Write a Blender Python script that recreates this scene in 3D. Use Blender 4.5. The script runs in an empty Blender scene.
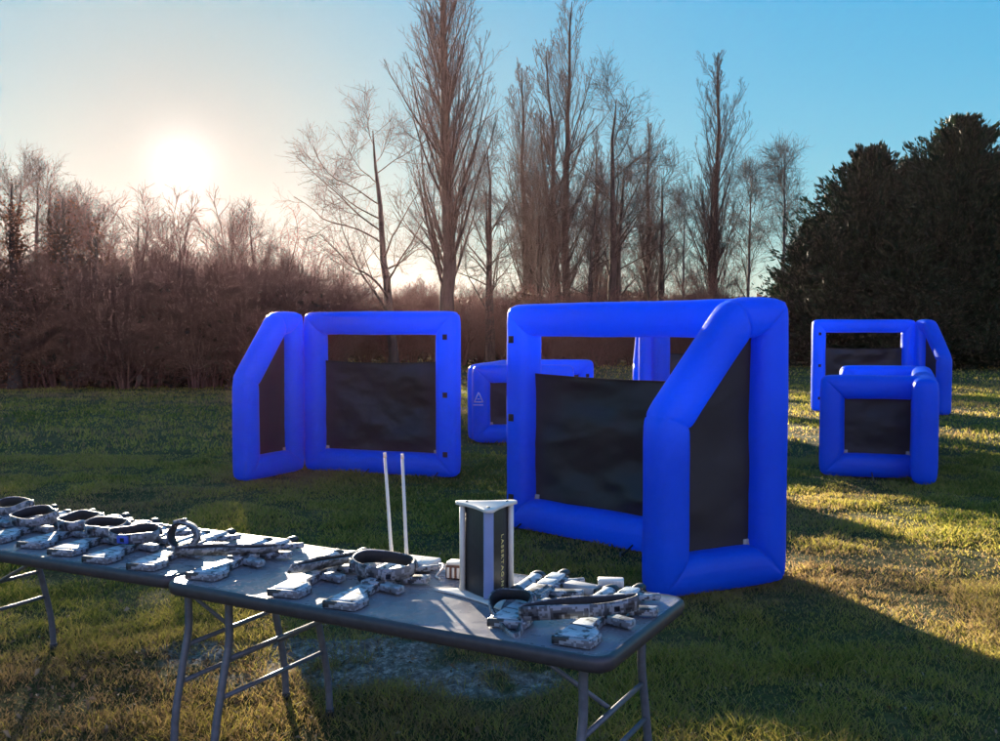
import bpy, bmesh, math, random
import numpy as np
from mathutils import Vector, Matrix

random.seed(7)
rng = np.random.default_rng(11)
S = bpy.context.scene
COL = S.collection
R = math.radians

# ------------------------------------------------------------------ helpers
def link(o, parent=None):
    COL.objects.link(o)
    if parent is not None:
        o.parent = parent
    return o

def tag(o, label=None, cat=None, group=None, kind=None):
    if label: o['label'] = label
    if cat: o['category'] = cat
    if group: o['group'] = group
    if kind: o['kind'] = kind
    return o

def thing(name, label, cat, loc=(0, 0, 0), rz=0.0, group=None):
    o = bpy.data.objects.new(name, None)
    o.empty_display_size = .1
    link(o)
    o.location = loc
    o.rotation_euler = (0, 0, rz)
    return tag(o, label, cat, group)

def npmesh(name, V, F, mat, parent=None, smooth=True, attrs=None):
    V = np.ascontiguousarray(V, dtype=np.float32).reshape(-1, 3)
    F = np.ascontiguousarray(F, dtype=np.int32)
    me = bpy.data.meshes.new(name)
    k = F.shape[1]
    me.vertices.add(len(V)); me.vertices.foreach_set('co', V.ravel())
    me.loops.add(F.size); me.loops.foreach_set('vertex_index', F.ravel())
    me.polygons.add(len(F))
    me.polygons.foreach_set('loop_start', np.arange(0, F.size, k, dtype=np.int32))
    me.polygons.foreach_set('use_smooth', np.full(len(F), smooth))
    if attrs:
        for an, av in attrs.items():
            a = me.attributes.new(an, 'FLOAT', 'POINT')
            a.data.foreach_set('value', np.ascontiguousarray(av, dtype=np.float32))
    me.update(calc_edges=True)
    me.validate()
    me.materials.append(mat)
    return link(bpy.data.objects.new(name, me), parent)

def bmobj(name, bm, mat, parent=None, smooth=True):
    bmesh.ops.recalc_face_normals(bm, faces=bm.faces)
    me = bpy.data.meshes.new(name)
    bm.to_mesh(me); bm.free()
    for p in me.polygons: p.use_smooth = smooth
    me.materials.append(mat)
    return link(bpy.data.objects.new(name, me), parent)

def prism(bm, pts, z0, z1, bev=.0, seg=2, axis='z'):
    """closed outline extruded; axis z: outline in xy; axis y: outline in xz extruded along y"""
    t = bmesh.new()
    def P(p, h):
        return (p[0], p[1], h) if axis == 'z' else (p[0], h, p[1])
    vs = [t.verts.new(P(p, z0)) for p in pts]
    f = t.faces.new(vs)
    r = bmesh.ops.extrude_face_region(t, geom=[f])
    d = Vector((0, 0, z1 - z0)) if axis == 'z' else Vector((0, z1 - z0, 0))
    for v in r['geom']:
        if isinstance(v, bmesh.types.BMVert): v.co += d
    bmesh.ops.recalc_face_normals(t, faces=t.faces)
    if bev > 0:
        bmesh.ops.bevel(t, geom=list(t.edges), offset=bev, segments=seg, profile=.5, affect='EDGES')
    me = bpy.data.meshes.new('tmp'); t.to_mesh(me); t.free()
    bm.from_mesh(me); bpy.data.meshes.remove(me)

def box(bm, c, s, bev=.0, rot=None):
    t = bmesh.new()
    bmesh.ops.create_cube(t, size=1)
    for v in t.verts: v.co = Vector((v.co.x * s[0], v.co.y * s[1], v.co.z * s[2]))
    if bev > 0:
        bmesh.ops.bevel(t, geom=list(t.edges), offset=bev, segments=2, profile=.5, affect='EDGES')
    M = Matrix.Translation(c) @ (rot.to_4x4() if rot else Matrix.Identity(4))
    bmesh.ops.transform(t, matrix=M, verts=t.verts)
    me = bpy.data.meshes.new('tmp'); t.to_mesh(me); t.free()
    bm.from_mesh(me); bpy.data.meshes.remove(me)

def tube(bm, pts, r, n=12, caps=True):
    pts = [Vector(p) for p in pts]
    rs = r if isinstance(r, (list, tuple)) else [r] * len(pts)
    rings = []
    up = None
    for i, p in enumerate(pts):
        a = pts[max(i - 1, 0)]; b = pts[min(i + 1, len(pts) - 1)]
        t = (b - a).normalized()
        if up is None:
            up = Vector((0, 0, 1)) if abs(t.z) < .9 else Vector((1, 0, 0))
        x = up.cross(t).normalized(); y = t.cross(x).normalized(); up = y
        rings.append([bm.verts.new(p + (x * math.cos(2 * math.pi * k / n) + y * math.sin(2 * math.pi * k / n)) * rs[i]) for k in range(n)])
    for i in range(len(rings) - 1):
        for k in range(n):
            bm.faces.new((rings[i][k], rings[i][(k + 1) % n], rings[i + 1][(k + 1) % n], rings[i + 1][k]))
    if caps:
        bm.faces.new(rings[0][::-1]); bm.faces.new(rings[-1])

def copy_tree(o, parent=None):
    c = o.copy(); COL.objects.link(c)
    if parent is not None: c.parent = parent
    for ch in list(o.children): copy_tree(ch, c)
    return c

def catmull(pts, n, closed=True):
    P = [np.array(p, float) for p in pts]; out = []; m = len(P)
    for i in range(m if closed else m - 1):
        p0 = P[(i - 1) % m] if closed or i > 0 else P[i]
        p1 = P[i]; p2 = P[(i + 1) % m]
        p3 = P[(i + 2) % m] if closed or i + 2 < m else P[(i + 1) % m]
        for k in range(n):
            t = k / n
            out.append(.5 * ((2 * p1) + (p2 - p0) * t + (2 * p0 - 5 * p1 + 4 * p2 - p3) * t * t + (3 * p1 - p0 - 3 * p2 + p3) * t ** 3))
    if not closed: out.append(P[-1])
    return np.array(out)

_LAT = rng.random((256, 256))
def vnoise(x, y):
    x = np.asarray(x, float); y = np.asarray(y, float)
    xi = np.floor(x).astype(int); yi = np.floor(y).astype(int)
    fx = x - xi; fy = y - yi
    fx = fx * fx * (3 - 2 * fx); fy = fy * fy * (3 - 2 * fy)
    g = lambda a, b: _LAT[a & 255, b & 255]
    return (g(xi, yi) * (1 - fx) + g(xi + 1, yi) * fx) * (1 - fy) + (g(xi, yi + 1) * (1 - fx) + g(xi + 1, yi + 1) * fx) * fy
def fbm(x, y, o=3):
    s = 0; a = .5; t = 0
    for i in range(o):
        s = s + a * vnoise(x * 2 ** i + 17.3 * i, y * 2 ** i + 5.1 * i); t += a; a *= .5
    return s / t

# ------------------------------------------------------------------ materials
class NT:
    def __init__(s, name):
        s.m = bpy.data.materials.new(name); s.m.use_nodes = True
        s.t = s.m.node_tree; s.b = s.t.nodes['Principled BSDF']; s.o = s.t.nodes['Material Output']
    def n(s, typ, **kw):
        x = s.t.nodes.new(typ)
        for k, v in kw.items():
            if hasattr(x, k) and not k.startswith('i_'): setattr(x, k, v)
            else: x.inputs[k.replace('i_', '').replace('_', ' ')].default_value = v
        return x
    def l(s, a, b): s.t.links.new(a, b)
    def coord(s, which='Object'): return s.n('ShaderNodeTexCoord').outputs[which]
    def noise(s, vec, scale, detail=4, rough=.55, dist=0.):
        x = s.n('ShaderNodeTexNoise'); x.inputs['Scale'].default_value = scale
        x.inputs['Detail'].default_value = detail; x.inputs['Roughness'].default_value = rough; x.inputs['Distortion'].default_value = dist
        if vec is not None: s.l(vec, x.inputs['Vector'])
        return x
    def ramp(s, fac, stops, interp='LINEAR'):
        r = s.n('ShaderNodeValToRGB'); r.color_ramp.interpolation = interp
        e = r.color_ramp.elements
        while len(e) < len(stops): e.new(.5)
        for el, (p, c) in zip(e, stops):
            el.position = p; el.color = (*c, 1) if len(c) == 3 else c
        s.l(fac, r.inputs['Fac']); return r
    def mapping(s, vec, scale=(1, 1, 1)):
        m = s.n('ShaderNodeMapping'); m.inputs['Scale'].default_value = scale; s.l(vec, m.inputs['Vector']); return m.outputs['Vector']
    def bump(s, h, strength=.3, dist=.01):
        b = s.n('ShaderNodeBump'); b.inputs['Strength'].default_value = strength; b.inputs['Distance'].default_value = dist
        s.l(h, b.inputs['Height']); s.l(b.outputs['Normal'], s.b.inputs['Normal']); return b
    def setb(s, **kw):
        for k, v in kw.items():
            i = s.b.inputs[k.replace('_', ' ')]
            i.default_value = (*v, 1) if isinstance(v, tuple) and len(v) == 3 else v

def simple(name, col, rough=.5, metal=0., var=.15, scale=30, bump=.0, spec=.5):
    m = NT(name); m.setb(Roughness=rough, Metallic=metal); m.b.inputs['Specular IOR Level'].default_value = spec
    v = m.coord(); n = m.noise(v, scale)
    a = tuple(c * (1 - var) for c in col); b = tuple(min(1, c * (1 + var)) for c in col)
    r = m.ramp(n.outputs['Fac'], [(.3, a), (.7, b)]); m.l(r.outputs['Color'], m.b.inputs['Base Color'])
    if bump: m.bump(n.outputs['Fac'], bump, .005)
    return m.m

# blue inflated vinyl
m = NT('blue_vinyl'); m.setb(Roughness=.36); m.b.inputs['Specular IOR Level'].default_value = .30
v = m.coord(); n = m.noise(v, 2.2, 3); r = m.ramp(n.outputs['Fac'], [(.3, (.001, .115, .85)), (.7, (.002, .145, .96))])
dn = m.noise(v, 9, 6, .7); dr = m.ramp(dn.outputs['Fac'], [(.60, (0, 0, 0)), (.78, (.25, .25, .25))])
mx = m.n('ShaderNodeMixRGB'); m.l(dr.outputs['Color'], mx.inputs['Fac']); m.l(r.outputs['Color'], mx.inputs['Color1']); mx.inputs['Color2'].default_value = (.03, .06, .42, 1)
m.l(mx.outputs['Color'], m.b.inputs['Base Color'])
wr = m.noise(m.mapping(v, (3, 3, 34)), 1.0, 3, .6, .6); w2 = m.noise(v, 5, 2)
ad = m.n('ShaderNodeMath', operation='MULTIPLY_ADD'); m.l(wr.outputs['Fac'], ad.inputs[0]); ad.inputs[1].default_value = .35; m.l(w2.outputs['Fac'], ad.inputs[2])
m.bump(ad.outputs[0], .5, .022)
tr = m.n('ShaderNodeBsdfTranslucent'); tr.inputs['Color'].default_value = (.003, .24, .97, 1)
ms = m.n('ShaderNodeMixShader'); ms.inputs[0].default_value = .47; m.l(m.b.outputs[0], ms.inputs[1]); m.l(tr.outputs[0], ms.inputs[2]); m.l(ms.outputs[0], m.o.inputs['Surface'])
VINYL = m.m

m = NT('black_screen_fabric'); m.setb(Roughness=.62); v = m.coord()
n = m.noise(v, 3, 4); r = m.ramp(n.outputs['Fac'], [(.3, (.013, .012, .014)), (.75, (.017, .016, .018))]); m.l(r.outputs['Color'], m.b.inputs['Base Color'])
w = m.noise(m.mapping(v, (1.6, 1.6, 2.4)), 1.3, 3, .5, .9); m.bump(w.outputs['Fac'], .12, .03); FABRIC = m.m

BLACK = simple('black_webbing', (.012, .012, .014), .7, 0, .3, 60, .2)
WHITE = simple('white_plastic', (.72, .67, .58), .4, 0, .06, 25)
WHITEROPE = simple('white_cord', (.55, .53, .48), .8, 0, .2, 120, .3)
TABLE = NT('grey_table_plastic'); m = TABLE; m.setb(Roughness=.42); v = m.coord()
n = m.noise(v, 5, 6, .65); r = m.ramp(n.outputs['Fac'], [(.3, (.19, .185, .20)), (.7, (.25, .245, .26))]); m.l(r.outputs['Color'], m.b.inputs['Base Color'])
s2 = m.noise(v, 420, 2); m.bump(s2.outputs['Fac'], .10, .0015)
rr = m.ramp(m.noise(v, 14, 5).outputs['Fac'], [(.35, (.22, .22, .22)), (.7, (.36, .36, .36))]); m.l(rr.outputs['Color'], m.b.inputs['Roughness']); TABLE = m.m
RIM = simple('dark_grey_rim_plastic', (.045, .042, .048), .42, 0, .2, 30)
LEGMETAL = simple('grey_painted_steel', (.10, .115, .14), .38, 0, .2, 40, .05)
DARKPLASTIC = simple('dark_plastic', (.018, .018, .02), .45, 0, .3, 60)
LENS = simple('dark_lens', (.01, .012, .02), .12, 0, .1, 40)
STRIP = simple('translucent_light_strip', (.20, .27, .48), .35, 0, .06, 12)
LETTER = simple('gold_lettering', (.80, .66, .24), .5, 0, .1, 80)
LOGO = simple('pale_print', (.35, .50, .85), .6, 0, .05, 50)
TAGM = simple('pale_tag', (.30, .31, .29), .6, 0, .15, 80)

def camo(name, cols, scale=26):
    m = NT(name); m.setb(Roughness=.48); v = m.coord()
    q = m.n('ShaderNodeVectorMath', operation='SNAP'); m.l(v, q.inputs[0]); q.inputs[1].default_value = (.008, .008, .008)
    n = m.noise(q.outputs[0], scale, 3, .62)
    r = m.ramp(n.outputs['Fac'], [(0, cols[0]), (.39, cols[1]), (.47, cols[2]), (.56, cols[3]), (.66, cols[4])], 'CONSTANT')
    m.l(r.outputs['Color'], m.b.inputs['Base Color'])
    m.bump(m.noise(v, 70, 2).outputs['Fac'], .15, .003)
    return m.m
CAMO = camo('grey_digital_camouflage', [(.010, .010, .012), (.035, .037, .04), (.27, .30, .33), (.12, .13, .145), (.020, .017, .016)], 15)
CAMOSTRAP = camo('strap_camouflage', [(.02, .02, .024), (.07, .075, .085), (.24, .255, .28), (.11, .12, .13), (.028, .025, .025)], 20)
PALECAMO = camo('pale_camouflage', [(.06, .07, .08), (.30, .35, .38), (.48, .55, .58), (.38, .44, .47), (.09, .10, .11)], 12)

# ground
m = NT('lawn_soil'); m.setb(Roughness=.95); m.b.inputs['Specular IOR Level'].default_value = .15; v = m.coord()
a = m.ramp(m.noise(v, 1.1, 6, .65).outputs['Fac'], [(.3, (.045, .055, .014)), (.5, (.090, .095, .024)), (.72, (.14, .115, .045))])
f = m.ramp(m.noise(v, 22, 5, .7).outputs['Fac'], [(.35, (.35, .35, .35)), (.7, (1.25, 1.25, 1.2))])
mu = m.n('ShaderNodeMixRGB', blend_type='MULTIPLY'); mu.inputs['Fac'].default_value = 1; m.l(a.outputs['Color'], mu.inputs['Color1']); m.l(f.outputs['Color'], mu.inputs['Color2'])
at = m.n('ShaderNodeAttribute'); at.attribute_name = 'dirt'
dcol = m.ramp(m.noise(v, 26, 6, .75).outputs['Fac'], [(.30, (.045, .036, .028)), (.50, (.21, .18, .145)), (.64, (.54, .46, .37))])
mx = m.n('ShaderNodeMixRGB'); m.l(at.outputs['Fac'], mx.inputs['Fac']); m.l(mu.outputs['Color'], mx.inputs['Color1']); m.l(dcol.outputs['Color'], mx.inputs['Color2'])
m.l(mx.outputs['Color'], m.b.inputs['Base Color'])
m.bump(m.noise(v, 45, 5, .7).outputs['Fac'], .8, .03); GROUND = m.m

def leafmat(name, stops, trans=.45, attr='tint', rough=.6):
    m = NT(name); m.setb(Roughness=rough); m.b.inputs['Specular IOR Level'].default_value = .25
    a = m.n('ShaderNodeAttribute'); a.attribute_name = attr
    r = m.ramp(a.outputs['Fac'], stops); m.l(r.outputs['Color'], m.b.inputs['Base Color'])
    tr = m.n('ShaderNodeBsdfTranslucent'); m.l(r.outputs['Color'], tr.inputs['Color'])
    mx = m.n('ShaderNodeMixShader'); mx.inputs[0].default_value = trans
    m.l(m.b.outputs[0], mx.inputs[1]); m.l(tr.outputs[0], mx.inputs[2]); m.l(mx.outputs[0], m.o.inputs['Surface'])
    return m.m
GRASS = leafmat('grass_blades', [(0, (.035, .070, .012)), (.30, (.10, .14, .022)), (.58, (.28, .26, .040)), (.80, (.46, .37, .08)), (1, (.30, .20, .09))], .62)
DEADLEAF = leafmat('dead_leaves', [(0, (.08, .045, .02)), (.5, (.17, .10, .045)), (1, (.32, .25, .16))], .25)
NEEDLE = leafmat('conifer_foliage', [(0, (.010, .024, .010)), (.6, (.022, .050, .018)), (1, (.055, .070, .026))], .16)
IVY = leafmat('ivy_leaves', [(0, (.05, .022, .012)), (.6, (.10, .045, .022)), (1, (.17, .07, .035))], .4)
def bark(name, c):
    m = NT(name); m.setb(Roughness=.9); m.b.inputs['Specular IOR Level'].default_value = .15; v = m.coord()
    n = m.noise(m.mapping(v, (1, 1, .25)), 8, 5, .65); r = m.ramp(n.outputs['Fac'], [(.3, tuple(x * .6 for x in c)), (.7, tuple(x * 1.3 for x in c))])
    m.l(r.outputs['Color'], m.b.inputs['Base Color']); m.bump(n.outputs['Fac'], .6, .05); return m.m
BARK = bark('grey_brown_bark', (.062, .048, .038)); TWIG = bark('brown_twigs', (.068, .048, .036)); SHRUBTWIG = bark('flare_reddened_twigs', (.135, .066, .05))  # shrub twigs reddened to imitate the lens flare over the hedge
PALEBARK = bark('pale_bark', (.17, .15, .13))

# ------------------------------------------------------------------ light, sky, camera
SUN_AZ, SUN_EL = -18.19, 9.30           # degrees, azimuth from +Y towards +X
sd = Vector((math.sin(R(SUN_AZ)) * math.cos(R(SUN_EL)), math.cos(R(SUN_AZ)) * math.cos(R(SUN_EL)), math.sin(R(SUN_EL))))
W = bpy.data.worlds.new('World'); S.world = W; W.use_nodes = True
t = W.node_tree; bg = t.nodes['Background']
sky = t.nodes.new('ShaderNodeTexSky'); sky.sky_type = 'NISHITA'; sky.sun_disc = False
sky.sun_elevation = R(SUN_EL); sky.sun_rotation = R(SUN_AZ)
sky.air_density = 1.0; sky.dust_density = .35; sky.ozone_density = 1.4; sky.altitude = 50
SKT = (.52, .98, 1.16)
bg.inputs['Strength'].default_value = .10
# the sun's own disc and aureole, as a function of the angle to the sun
tc = t.nodes.new('ShaderNodeTexCoord'); nm = t.nodes.new('ShaderNodeVectorMath'); nm.operation = 'NORMALIZE'; t.links.new(tc.outputs['Generated'], nm.inputs[0])
dt = t.nodes.new('ShaderNodeVectorMath'); dt.operation = 'DOT_PRODUCT'; t.links.new(nm.outputs[0], dt.inputs[0]); dt.inputs[1].default_value = sd
def mth(op, a, b=None, c=None, clamp=False):
    x = t.nodes.new('ShaderNodeMath'); x.operation = op; x.use_clamp = clamp
    for i, q in enumerate((a, b, c)):
        if q is None: continue
        if isinstance(q, (int, float)): x.inputs[i].default_value = q
        else: t.links.new(q, x.inputs[i])
    return x.outputs[0]
ang = mth('MULTIPLY', mth('ARCCOSINE', mth('MINIMUM', dt.outputs['Value'], .999999)), 180 / math.pi)
disc = mth('MULTIPLY', mth('SUBTRACT', 1.0, mth('MULTIPLY', mth('SUBTRACT', ang, .7), 2.0, clamp=True)), 4.0)
a1 = mth('MULTIPLY', mth('EXPONENT', mth('MULTIPLY', ang, -1 / 1.0)), .22)
a2 = mth('MULTIPLY', mth('EXPONENT', mth('MULTIPLY', ang, -1 / 6.0)), .015)
em = t.nodes.new('ShaderNodeEmission'); em.inputs['Color'].default_value = (1, .93, .82, 1); t.links.new(mth('ADD', mth('ADD', disc, a1), a2), em.inputs['Strength'])
hs = t.nodes.new('ShaderNodeHueSaturation'); hs.inputs['Saturation'].default_value = 1.18; hs.inputs['Hue'].default_value = .5
# soft shoulder on the sky's own radiance so that the horizon stays below white
def vm(op, a, b=None):
    x = t.nodes.new('ShaderNodeVectorMath'); x.operation = op
    for i, q in enumerate((a, b)):
        if q is None: continue
        if isinstance(q, tuple): x.inputs[i].default_value = q
        else: t.links.new(q, x.inputs[i])
    return x.outputs[0]
SK = 8.2
k1 = vm('MULTIPLY', sky.outputs[0], (SKT[0] * .1, SKT[1] * .1, SKT[2] * .1))
lum = t.nodes.new('ShaderNodeVectorMath'); lum.operation = 'DOT_PRODUCT'; t.links.new(k1, lum.inputs[0]); lum.inputs[1].default_value = (.30, .45, .25)
den = mth('ADD', mth('MULTIPLY', lum.outputs['Value'], SK), 1.0)
cmb = t.nodes.new('ShaderNodeCombineXYZ')
for q in range(3): t.links.new(den, cmb.inputs[q])
k2 = vm('DIVIDE', k1, cmb.outputs[0])
anti = mth('MULTIPLY', mth('SUBTRACT', .15, dt.outputs['Value']), 1.25, clamp=True)      # added fill: sky opposite the sun brightened and warmed to light shaded fronts
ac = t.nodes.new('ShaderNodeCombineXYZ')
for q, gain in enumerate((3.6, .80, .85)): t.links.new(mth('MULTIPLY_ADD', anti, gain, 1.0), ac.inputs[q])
damp = mth('SUBTRACT', 1.0, mth('MULTIPLY', mth('EXPONENT', mth('MULTIPLY', ang, -1 / 10.0)), .60))
dc = t.nodes.new('ShaderNodeCombineXYZ')
for q in range(3): t.links.new(damp, dc.inputs[q])
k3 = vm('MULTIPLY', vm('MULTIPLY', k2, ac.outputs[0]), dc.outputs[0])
sep = t.nodes.new('ShaderNodeSeparateXYZ'); t.links.new(nm.outputs[0], sep.inputs[0])        # paler air low over the horizon
hf = mth('MULTIPLY', mth('EXPONENT', mth('MULTIPLY', mth('ABSOLUTE', sep.outputs['Z']), -1 / .13)), .62)
hm = t.nodes.new('ShaderNodeMix'); hm.data_type = 'RGBA'; t.links.new(hf, hm.inputs[0]); t.links.new(k3, hm.inputs[6]); hm.inputs[7].default_value = (.112, .135, .152, 1)
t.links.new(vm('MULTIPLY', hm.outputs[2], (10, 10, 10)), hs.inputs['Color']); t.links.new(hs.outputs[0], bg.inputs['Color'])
add = t.nodes.new('ShaderNodeAddShader'); t.links.new(bg.outputs[0], add.inputs[0]); t.links.new(em.outputs[0], add.inputs[1])
t.links.new(add.outputs[0], t.nodes['World Output'].inputs['Surface'])

L = bpy.data.lights.new('sun', 'SUN'); L.energy = 5.0; L.angle = R(.55); L.color = (1, .86, .66)
sun = link(bpy.data.objects.new('sun', L)); sun.rotation_euler = (-sd).to_track_quat('-Z', 'Y').to_euler(); sun.location = (0, 0, 30)

cam = bpy.data.cameras.new('camera'); co = link(bpy.data.objects.new('camera', cam)); S.camera = co
cam.sensor_width = 36; cam.lens = 36 * .960; cam.clip_end = 3000; cam.clip_start = .05
co.location = (0, 0, 1.70); co.rotation_euler = (R(90) - math.atan(40.5 / 960), 0, 0)
S.view_settings.view_transform = 'Standard'; S.view_settings.look = 'None'; S.view_settings.exposure = 2.5; S.view_settings.gamma = 1
S.render.engine = 'CYCLES'; S.cycles.max_bounces = 8; S.cycles.transparent_max_bounces = 8
S.cycles.use_adaptive_sampling = True; S.cycles.adaptive_threshold = .015; S.cycles.use_denoising = True

# ------------------------------------------------------------------ ground
DIRT = [(-.90, 4.9, .72, .42), (-.12, 4.62, .46, .22), (-1.55, 4.95, .42, .20)]
def dirt(x, y):
    d = 0 * x
    for cx, cy, a, b in DIRT:
        q = ((x - cx) / a) ** 2 + ((y - cy) / b) ** 2
        d = np.maximum(d, np.clip(1.25 - q, 0, 1))
    d = d * np.clip((fbm(x * 4.6, y * 4.6, 4) - .36) * 6.5, 0, 1)
    return np.clip(d * 1.5, 0, 1)
def gh(x, y):
    near = np.clip((34 - np.abs(y)) / 22, 0, 1)
    z = (fbm(x * 1.6, y * 1.6, 2) - .5) * .045 * near + (fbm(x * 7, y * 7, 2) - .5) * .028 * near
    z = z + (fbm(x * .12 + 3, y * .12, 2) - .5) * .10 * np.clip(1 - near + .15, 0, 1)
    z = z + dirt(x, y) * ((fbm(x * 13, y * 13, 3) - .5) * .085 - .006)
    return z
def axis(lo, hi, flo, fhi, step, g=1.14):
    a = list(np.arange(flo, fhi, step)); s = step; x = a[-1]
    while x < hi: s *= g; x += s; a.append(x)
    s = step; x = a[0]; pre = []
    while x > lo: s *= g; x -= s; pre.append(x)
    return np.array(pre[::-1] + a)
gx = axis(-250, 250, -5, 5, .055); gy = axis(-30, 300, 1.6, 13, .055, 1.06)
X, Y = np.meshgrid(gx, gy); Z = gh(X, Y)
nx, ny = len(gx), len(gy)
idx = np.arange(nx * ny).reshape(ny, nx)
F = np.stack([idx[:-1, :-1], idx[:-1, 1:], idx[1:, 1:], idx[1:, :-1]], -1).reshape(-1, 4)
g = npmesh('ground', np.stack([X, Y, Z], -1), F, GROUND, attrs={'dirt': dirt(X, Y).ravel()}); tag(g, 'short rough winter lawn with a bare muddy patch', 'ground', kind='structure')

# grass: one uncountable cover
def in_view(n, d0, d1, margin=1.35):
    # uniform over the ground area of a widening band in front of the camera
    y = np.sqrt(rng.random(n) * (d1 ** 2 - d0 ** 2) + d0 ** 2)
    x = (rng.random(n) * 2 - 1) * y * .525 * margin
    return x, y
def blades(n, d0, d1, h, w, flat):
    x, y = in_view(n, d0, d1)
    cl = fbm(x * 2.3, y * 2.3, 3); big = fbm(x * .45 + 9, y * .45, 2)
    keep = rng.random(n) < np.clip((cl - .22) * 2.8, .28, 1) * (1 - .84 * dirt(x, y))
    x, y, cl, big = x[keep], y[keep], cl[keep], big[keep]; n = len(x)
    z = gh(x, y) - .004
    H = h * (.45 + 1.1 * np.clip((cl - .3) * 2, 0, 1)) * (.6 + .8 * rng.random(n))
    Wd = w * (.7 + .6 * rng.random(n)); az = rng.random(n) * 2 * np.pi; faz = rng.random(n) * 2 * np.pi
    lean = flat * (.3 + rng.random(n)) * H
    wx, wy = np.cos(faz) * Wd / 2, np.sin(faz) * Wd / 2; lx, ly = np.cos(az) * lean, np.sin(az) * lean
    V = np.zeros((n, 5, 3))
    V[:, 0] = np.stack([x - wx, y - wy, z], -1); V[:, 1] = np.stack([x + wx, y + wy, z], -1)
    V[:, 2] = np.stack([x - wx * .8 + lx * .4, y - wy * .8 + ly * .4, z + H * .62], -1); V[:, 3] = np.stack([x + wx * .8 + lx * .4, y + wy * .8 + ly * .4, z + H * .62], -1)
    V[:, 4] = np.stack([x + lx, y + ly, z + H], -1)
    tint = np.clip(.58 + (big - .5) * 1.3 + (cl - .5) * -.5 + rng.normal(0, .17, n), 0, 1)
    tint = np.clip(tint + .20 * np.clip((-x - .8) / 4, 0, 1) + .15 * np.clip((x - 1) / 2, 0, 1), 0, 1)      # left of the lawn browner; right yellowed to imitate fuller sun
    dead = rng.random(n) < .08; tint[dead] = .8 + .2 * rng.random(dead.sum())
    base = np.arange(n)[:, None, None] * 5
    T = base + np.array([[0, 1, 3], [0, 3, 2], [2, 3, 4]])[None]
    return V.reshape(-1, 3), T.reshape(-1, 3), np.repeat(tint, 5)
def joinb(parts):
    V = []; T = []; A = []; o = 0
    for v, f, a in parts: V.append(v); T.append(f + o); A.append(a); o += len(v)
    return np.concatenate(V), np.concatenate(T), np.concatenate(A)
V, T, A = joinb([blades(200000, 2.2, 6.5, .038, .0046, 1.2), blades(260000, 6.5, 13, .040, .009, 1.1), blades(120000, 13, 30, .055, .020, .8), blades(60000, 30, 75, .07, .05, .7)])
o = npmesh('grass', V, T, GRASS, smooth=False, attrs={'tint': A}); tag(o, 'short clumpy green and yellow grass over the whole field', 'grass', kind='stuff')

# fallen leaves and crumbs of soil near the tables
def litter(n, cx, cy, sx, sy, size, mound):
    x = rng.normal(cx, sx, n); y = rng.normal(cy, sy, n); z = gh(x, y) + mound * rng.random(n) + .012
    s = size * (.5 + rng.random(n)); a = rng.random(n) * 6.28; tl = rng.normal(0, .5, (n, 2))
    ux = np.stack([np.cos(a), np.sin(a), tl[:, 0]], -1) * s[:, None]; uy = np.stack([-np.sin(a), np.cos(a), tl[:, 1]], -1) * s[:, None] * .55
    c = np.stack([x, y, z], -1); V = np.stack([c - ux, c - uy * .8 + ux * .1, c + ux, c + uy], 1)
    V[:, 1, 2] += s * .25; V[:, 3, 2] += s * .3
    F = np.arange(n * 4).reshape(n, 4)
    return V.reshape(-1, 3), F, np.repeat(rng.random(n), 4)
V, T, A = joinb([litter(900, -1.7, 4.6, .7, .6, .014, .015), litter(700, -.7, 4.8, .55, .3, .008, .012), litter(500, .3, 4.9, 1.0, .6, .009, .010), litter(900, 0, 7, 2.6, 2.2, .010, .012), litter(160, 1.4, 4.3, .6, .5, .010, .01)])
o = npmesh('fallen_leaves', V, T, DEADLEAF, smooth=False, attrs={'tint': A}); tag(o, 'dry brown leaves scattered in the grass around the tables', 'leaves', kind='stuff')

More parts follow.
